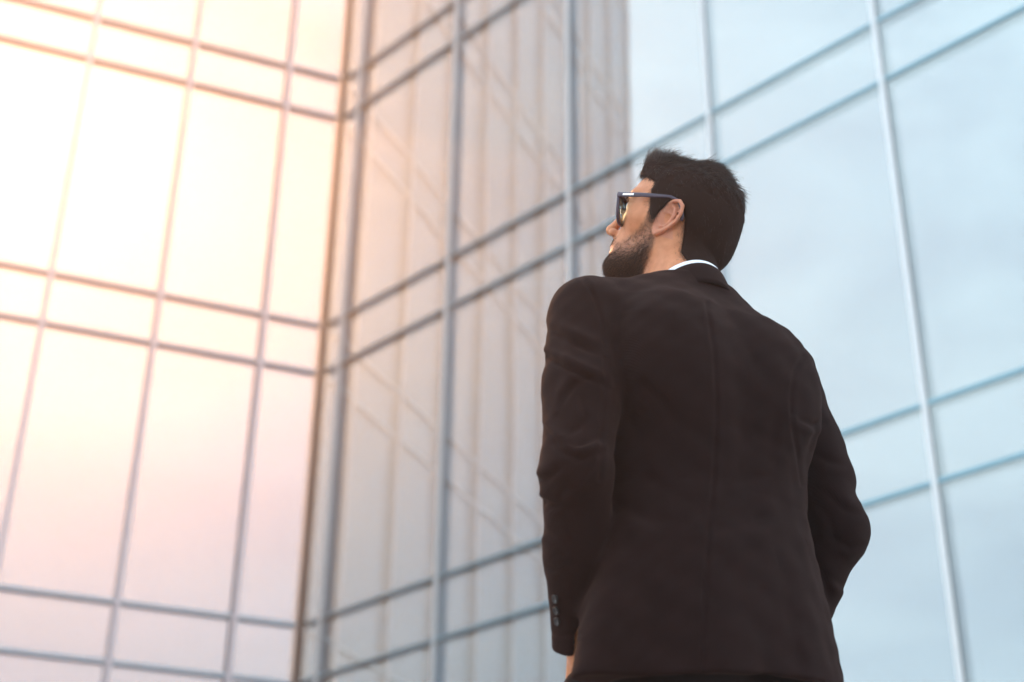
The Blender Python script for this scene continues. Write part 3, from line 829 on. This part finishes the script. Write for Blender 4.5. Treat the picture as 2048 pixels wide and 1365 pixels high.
tang = unit(fl - nrm * np.einsum('ij,ij->i', fl, nrm)[:, None])
L = (.009 + .010 * top[:, 0] + .010 * front[:, 0]) * rng.uniform(.6, 1.3, n)
lift = (.06 + .22 * top[:, 0] + .25 * front[:, 0]) * rng.uniform(.2, 1.5, n)
fly = rng.random(n) < .018
L = np.where(fly, L * 1.35, L); lift = np.where(fly, lift + .35, lift)
K = 6; s_ = np.linspace(0, 1, K)[None, :, None]
curl = (6.0 + 10 * front[:, 0])[:, None, None]
PTS = (p - nrm * .0022)[:, None, :] + tang[:, None, :] * L[:, None, None] * s_ + nrm[:, None, :] * (lift * L)[:, None, None] * s_ \
      - nrm[:, None, :] * curl * (L[:, None, None] * s_) ** 2 * .9 + (rng.normal(0, .0006, (n, 1, 3)) * s_ ** 2)
thick = rng.random(n) < .10
L_ = np.where(thick, 1.3, 1.0)
PTS = PTS[:, :1] + (PTS - PTS[:, :1]) * L_[:, None, None]
rad = np.linspace(.00026, .00008, K)[None, :] * (rng.uniform(.8, 1.2, n) * np.where(thick, 1.4, 1))[:, None]
strands('hair_strands', p, PTS, rad, m_strand, hair)
# soft edge of the hairline, rooted in the skin
uS, vS = side(Vh[:, 0], Vh[:, 1], Vh[:, 2]); pdS = psdf(HAIRP, uS, vS)
wH = np.where(pdS > -.002, np.exp(-np.maximum(pdS, 0) / .0032), 0) * (pdS < .012) * np.where(earm, 0, 1) * (Vh[:, 2] > -.12)
ph, nh, _ = tri_sample(Vh, Qh, wH, 3200)
fh = np.where((ph[:, 1] > .03)[:, None], np.array([0, -.9, .35]), np.array([0, -.45, -.9])) + .3 * rng.normal(0, 1, ph.shape)
th_ = unit(fh - nh * np.einsum('ij,ij->i', fh, nh)[:, None])
Lh = .0065 * rng.uniform(.4, 1.2, len(ph))
PH = ph[:, None, :] + (th_ + nh * .25)[:, None, :] * Lh[:, None, None] * np.linspace(0, 1, 4)[None, :, None]
strands('hair_strands', None, PH, np.linspace(.00016, .00005, 4)[None, :] * np.ones((len(ph), 1)), m_strand, hair)
# long loose locks curling over the forehead and at the crown
def locks(c, spread, dirv, L0, bend, m_n):
    q = np.array(c) + rng.normal(0, 1, (m_n, 3)) * np.array(spread)
    d = unit(np.array(dirv) + .22 * rng.normal(0, 1, (m_n, 3)))
    Ls = L0 * rng.uniform(.55, 1.25, m_n)
    b_ = np.array(bend) * rng.uniform(.5, 1.4, (m_n, 1))
    s2 = np.linspace(0, 1, 9)[None, :, None]
    return q[:, None, :] + d[:, None, :] * Ls[:, None, None] * s2 + b_[:, None, :] * Ls[:, None, None] * s2 ** 2
A_ = np.concatenate([locks((-.005, .074, .098), (.018, .010, .010), (-.1, .35, .85), .017, (.2, -.75, -.1), 420),
                     locks((0, .045, .122), (.02, .014, .004), (0, -.2, .6), .016, (.1, -.6, -.5), 300),
                     locks((.0, -.040, .122), (.014, .010, .004), (.0, -.75, .75), .014, (.1, -.6, -.3), 200),
                     locks((.0, -.085, .080), (.02, .008, .014), (.0, -.7, -.1), .011, (.0, .1, -.6), 160)])
strands('hair_strands', None, A_, np.linspace(.00018, .00005, 9)[None, :] * np.ones((len(A_), 1)), m_strand, hair)
# beard
n_b = 17000
pb, nbm, wb = tri_sample(Vh, Qh, bonly ** 1.3, n_b)
dl = unit(np.array([0, .25, -1.0]) + .35 * rng.normal(0, 1, (n_b, 3)))
low = sstep(-.06, -.10, pb[:, 2])
side_ = np.stack(side(pb[:, 0], pb[:, 1], pb[:, 2]), 1)
Lb = (.0030 + .0055 * wb + .003 * low * wb) * rng.uniform(.5, 1.25, n_b)
tb = unit(dl - nbm * np.einsum('ij,ij->i', dl, nbm)[:, None] * .9)
s_ = np.linspace(0, 1, 4)[None, :, None]
PB = (pb - nbm * .0005)[:, None, :] + (tb * .75 + nbm * (.45 + .3 * wb[:, None]))[:, None, :] * Lb[:, None, None] * s_ - nbm[:, None, :] * (Lb[:, None, None] * s_ ** 2) * .25
beard = strands('beard', None, PB, np.linspace(.00016, .00006, 4)[None, :] * np.ones((n_b, 1)), m_beard, person)
# eyebrows
eb = []
for sx in (-1, 1):
    n_e = 240; t_ = rng.random(n_e)
    q = np.stack([sx * (.014 + .040 * t_), .0985 - .026 * t_ ** 2, .027 + .006 * np.sin(t_ * 2.4)], 1) + rng.normal(0, .0013, (n_e, 3))
    d = np.stack([sx * np.ones(n_e) * .8, -.3 - .4 * t_, .35 - .5 * t_], 1)
    eb.append(q[:, None, :] + unit(d)[:, None, :] * .007 * s_)
eb = np.concatenate(eb)
strands('eyebrow', None, eb, np.full((len(eb), 4), .00016), m_beard, person)
# eyes
m_eye = mat('eye_white', (.75, .70, .66), .2)
m_iris = mat('brown_iris', (.05, .022, .012), .1)
def uvball(name, c, r, m, parent, zs=1.0, ys=1.0):
    V, F = [], []; a_n, b_n = 24, 14
    for j in range(b_n + 1):
        ph = math.pi * j / b_n
        for i in range(a_n):
            th = 2 * math.pi * i / a_n
            V.append((c[0] + r * math.sin(ph) * math.cos(th), c[1] + r * ys * math.cos(ph), c[2] + r * zs * math.sin(ph) * math.sin(th)))
    for j in range(b_n):
        for i in range(a_n):
            F.append((j * a_n + i, j * a_n + (i + 1) % a_n, (j + 1) * a_n + (i + 1) % a_n, (j + 1) * a_n + i))
    return mesh_np(name, h2w(np.array(V)), F, m, parent)
for sx in (-1, 1):
    e = uvball('eye', (sx * .031, .0775, .0145), .0118, m_eye, person)
    uvball('iris', (sx * .031, .0884, .0145), .0056, m_iris, e, ys=.35)

# ---- eyeglasses (head frame)
glasses = empty('eyeglasses', tuple(h2w(np.array([0, .1, .01]))))
glasses.parent = person; glasses.matrix_parent_inverse = Matrix.Translation(-person.location)
def gm(name, V, F, m, smooth=True):
    me = bpy.data.meshes.new(name); me.from_pydata([tuple(v) for v in h2w(np.array(V))], [], [tuple(int(i) for i in f_) for f_ in F]); me.update()
    me.polygons.foreach_set('use_smooth', [smooth] * len(me.polygons)); me.materials.append(m)
    o = bpy.data.objects.new(name, me); COL.objects.link(o); o.parent = glasses
    o.matrix_parent_inverse = Matrix.Translation(-glasses.location)
    bm = bmesh.new(); bm.from_mesh(me); bmesh.ops.recalc_face_normals(bm, faces=bm.faces); bm.to_mesh(me); bm.free()
    return o
m_lens = bpy.data.materials.new('green_tinted_lens'); m_lens.use_nodes = True
t = m_lens.node_tree; t.nodes.remove(t.nodes['Principled BSDF'])
_g = N(t, 'ShaderNodeBsdfGlossy'); _g.inputs['Roughness'].default_value = .03
_t = N(t, 'ShaderNodeBsdfTransparent'); _t.inputs['Color'].default_value = (.80, .94, .95, 1)
_m = N(t, 'ShaderNodeMixShader'); _fr = N(t, 'ShaderNodeFresnel'); _fr.inputs['IOR'].default_value = 1.18
t.links.new(_fr.outputs[0], _m.inputs[0]); t.links.new(_t.outputs[0], _m.inputs[1]); t.links.new(_g.outputs[0], _m.inputs[2])
t.links.new(_m.outputs[0], t.nodes['Material Output'].inputs['Surface'])
wr, pt_ = math.radians(3), math.radians(16)
for sx in (-1, 1):
    c0 = np.array([sx * .0365, .0935, .0015])
    e1 = np.array([sx * math.cos(wr), -math.sin(wr), 0]); e2 = np.array([0, math.sin(pt_), math.cos(pt_)]); e3 = np.cross(e1, e2); e3 = e3 if e3[1] > 0 else -e3
    def lp(a, grow=0.0):
        ca, sa = math.cos(a), math.sin(a)
        pw = .78
        x = math.copysign(abs(ca) ** pw, ca) * (.0285 + grow); y = math.copysign(abs(sa) ** pw, sa) * (.0245 + grow)
        if sa > 0: x *= 1 + .07 * sa
        if sa < 0: x *= 1 - .10 * abs(sa)
        return x, y
    V, F = [], []; n_ = 56
    for i in range(n_):
        a = 2 * math.pi * i / n_
        thick = .0030 + .0012 * max(math.sin(a), 0)
        for gr, dp in ((-.0012, -.0028), (thick, -.0028), (thick + .0005, 0), (thick, .0022), (-.0012, .0022), (-.0016, 0)):
            x, y = lp(a, gr); V.append(c0 + e1 * x + e2 * y + e3 * (dp - x * x * 1.6))
    for i in range(n_):
        for j in range(6):
            F.append((i * 6 + j, i * 6 + (j + 1) % 6, ((i + 1) % n_) * 6 + (j + 1) % 6, ((i + 1) % n_) * 6 + j))
    gm('rim', V, F, m_frame)
    V, F = [], []
    for side_k in (0, 1):
        V.append(c0 + e3 * (-.0006 + .0018 * side_k))
        for i in range(n_):
            x, y = lp(2 * math.pi * i / n_); V.append(c0 + e1 * x + e2 * y + e3 * (-.0006 + .0018 * side_k - x * x * 1.6))
    for i in range(n_):
        F.append((0, 1 + i, 1 + (i + 1) % n_)); F.append((n_ + 1, n_ + 2 + (i + 1) % n_, n_ + 2 + i))
        F.append((1 + i, n_ + 2 + i, n_ + 2 + (i + 1) % n_, 1 + (i + 1) % n_))
    gm('lens', V, F, m_lens)
    # temple arm: hinge block, straight bar, drop behind the ear
    x, y = lp(math.radians(28), .003)
    hin = c0 + e1 * (x + .001) + e2 * (y + .0035) - e3 * .004
    path = [(hin + np.array([0, .0035, .0003]), .0042, .0023), (hin + np.array([sx * .002, -.004, .0003]), .0042, .0022), (np.array([sx * .0765, .050, .0275]), .0036, .0018),
            (np.array([sx * .0800, .020, .0315]), .0030, .0017), (np.array([sx * .0800, -.002, .0355]), .0024, .0016), (np.array([sx * .0780, -.016, .0335]), .0023, .0017),
            (np.array([sx * .0765, -.0285, .020]), .0028, .0018), (np.array([sx * .0770, -.0345, .006]), .0034, .0020), (np.array([sx * .0770, -.0360, .000]), .0024, .0016)]
    V, F = [], []
    for i, (q, hh, ww) in enumerate(path):
        a_, b_ = path[max(i - 1, 0)][0], path[min(i + 1, len(path) - 1)][0]
        tg = unit(b_ - a_); nx_ = np.array([sx, 0, 0.]) - tg * tg[0] * sx; nx_ = unit(nx_); up_ = np.cross(nx_, tg)
        for cx, cz in ((-1, -.7), (-.6, -1), (.6, -1), (1, -.7), (1, .7), (.6, 1), (-.6, 1), (-1, .7)):
            V.append(q + nx_ * cx * ww + up_ * cz * hh)
    for i in range(len(path) - 1):
        for j in range(8): F.append((i * 8 + j, i * 8 + (j + 1) % 8, (i + 1) * 8 + (j + 1) % 8, (i + 1) * 8 + j))
    F.append(tuple(range(8))); F.append(tuple(range((len(path) - 1) * 8, len(path) * 8)))
    gm('temple_arm', V, F, m_frame)
    A0, A1 = path[1][0], path[2][0]
    q0, q1 = A0 + (A1 - A0) * .08, A0 + (A1 - A0) * .62
    V = []
    for q in (q0, q1):
        for dx in (.0012, .0029):
            for dz in (-.0017, .0017): V.append(q + np.array([sx * dx, 0, dz]))
    F = [(0, 1, 3, 2), (4, 6, 7, 5), (0, 4, 5, 1), (2, 3, 7, 6), (0, 2, 6, 4), (1, 5, 7, 3)]
    gm('inlay', V, F, m_silver, False)
V, F = [], []
for i in range(9):
    a = -1 + 2 * i / 8
    q = np.array([a * .0115, .1035 + .002 * (1 - a * a), .012 + .0025 * (1 - a * a)])
    for dy, dz in ((-.002, -.0022), (.002, -.0022), (.002, .0022), (-.002, .0022)): V.append(q + np.array([0, dy, dz]))
for i in range(8):
    for j in range(4): F.append((i * 4 + j, i * 4 + (j + 1) % 4, (i + 1) * 4 + (j + 1) % 4, (i + 1) * 4 + j))
F.append((0, 1, 2, 3)); F.append((32, 33, 34, 35))
gm('bridge', V, F, m_frame)
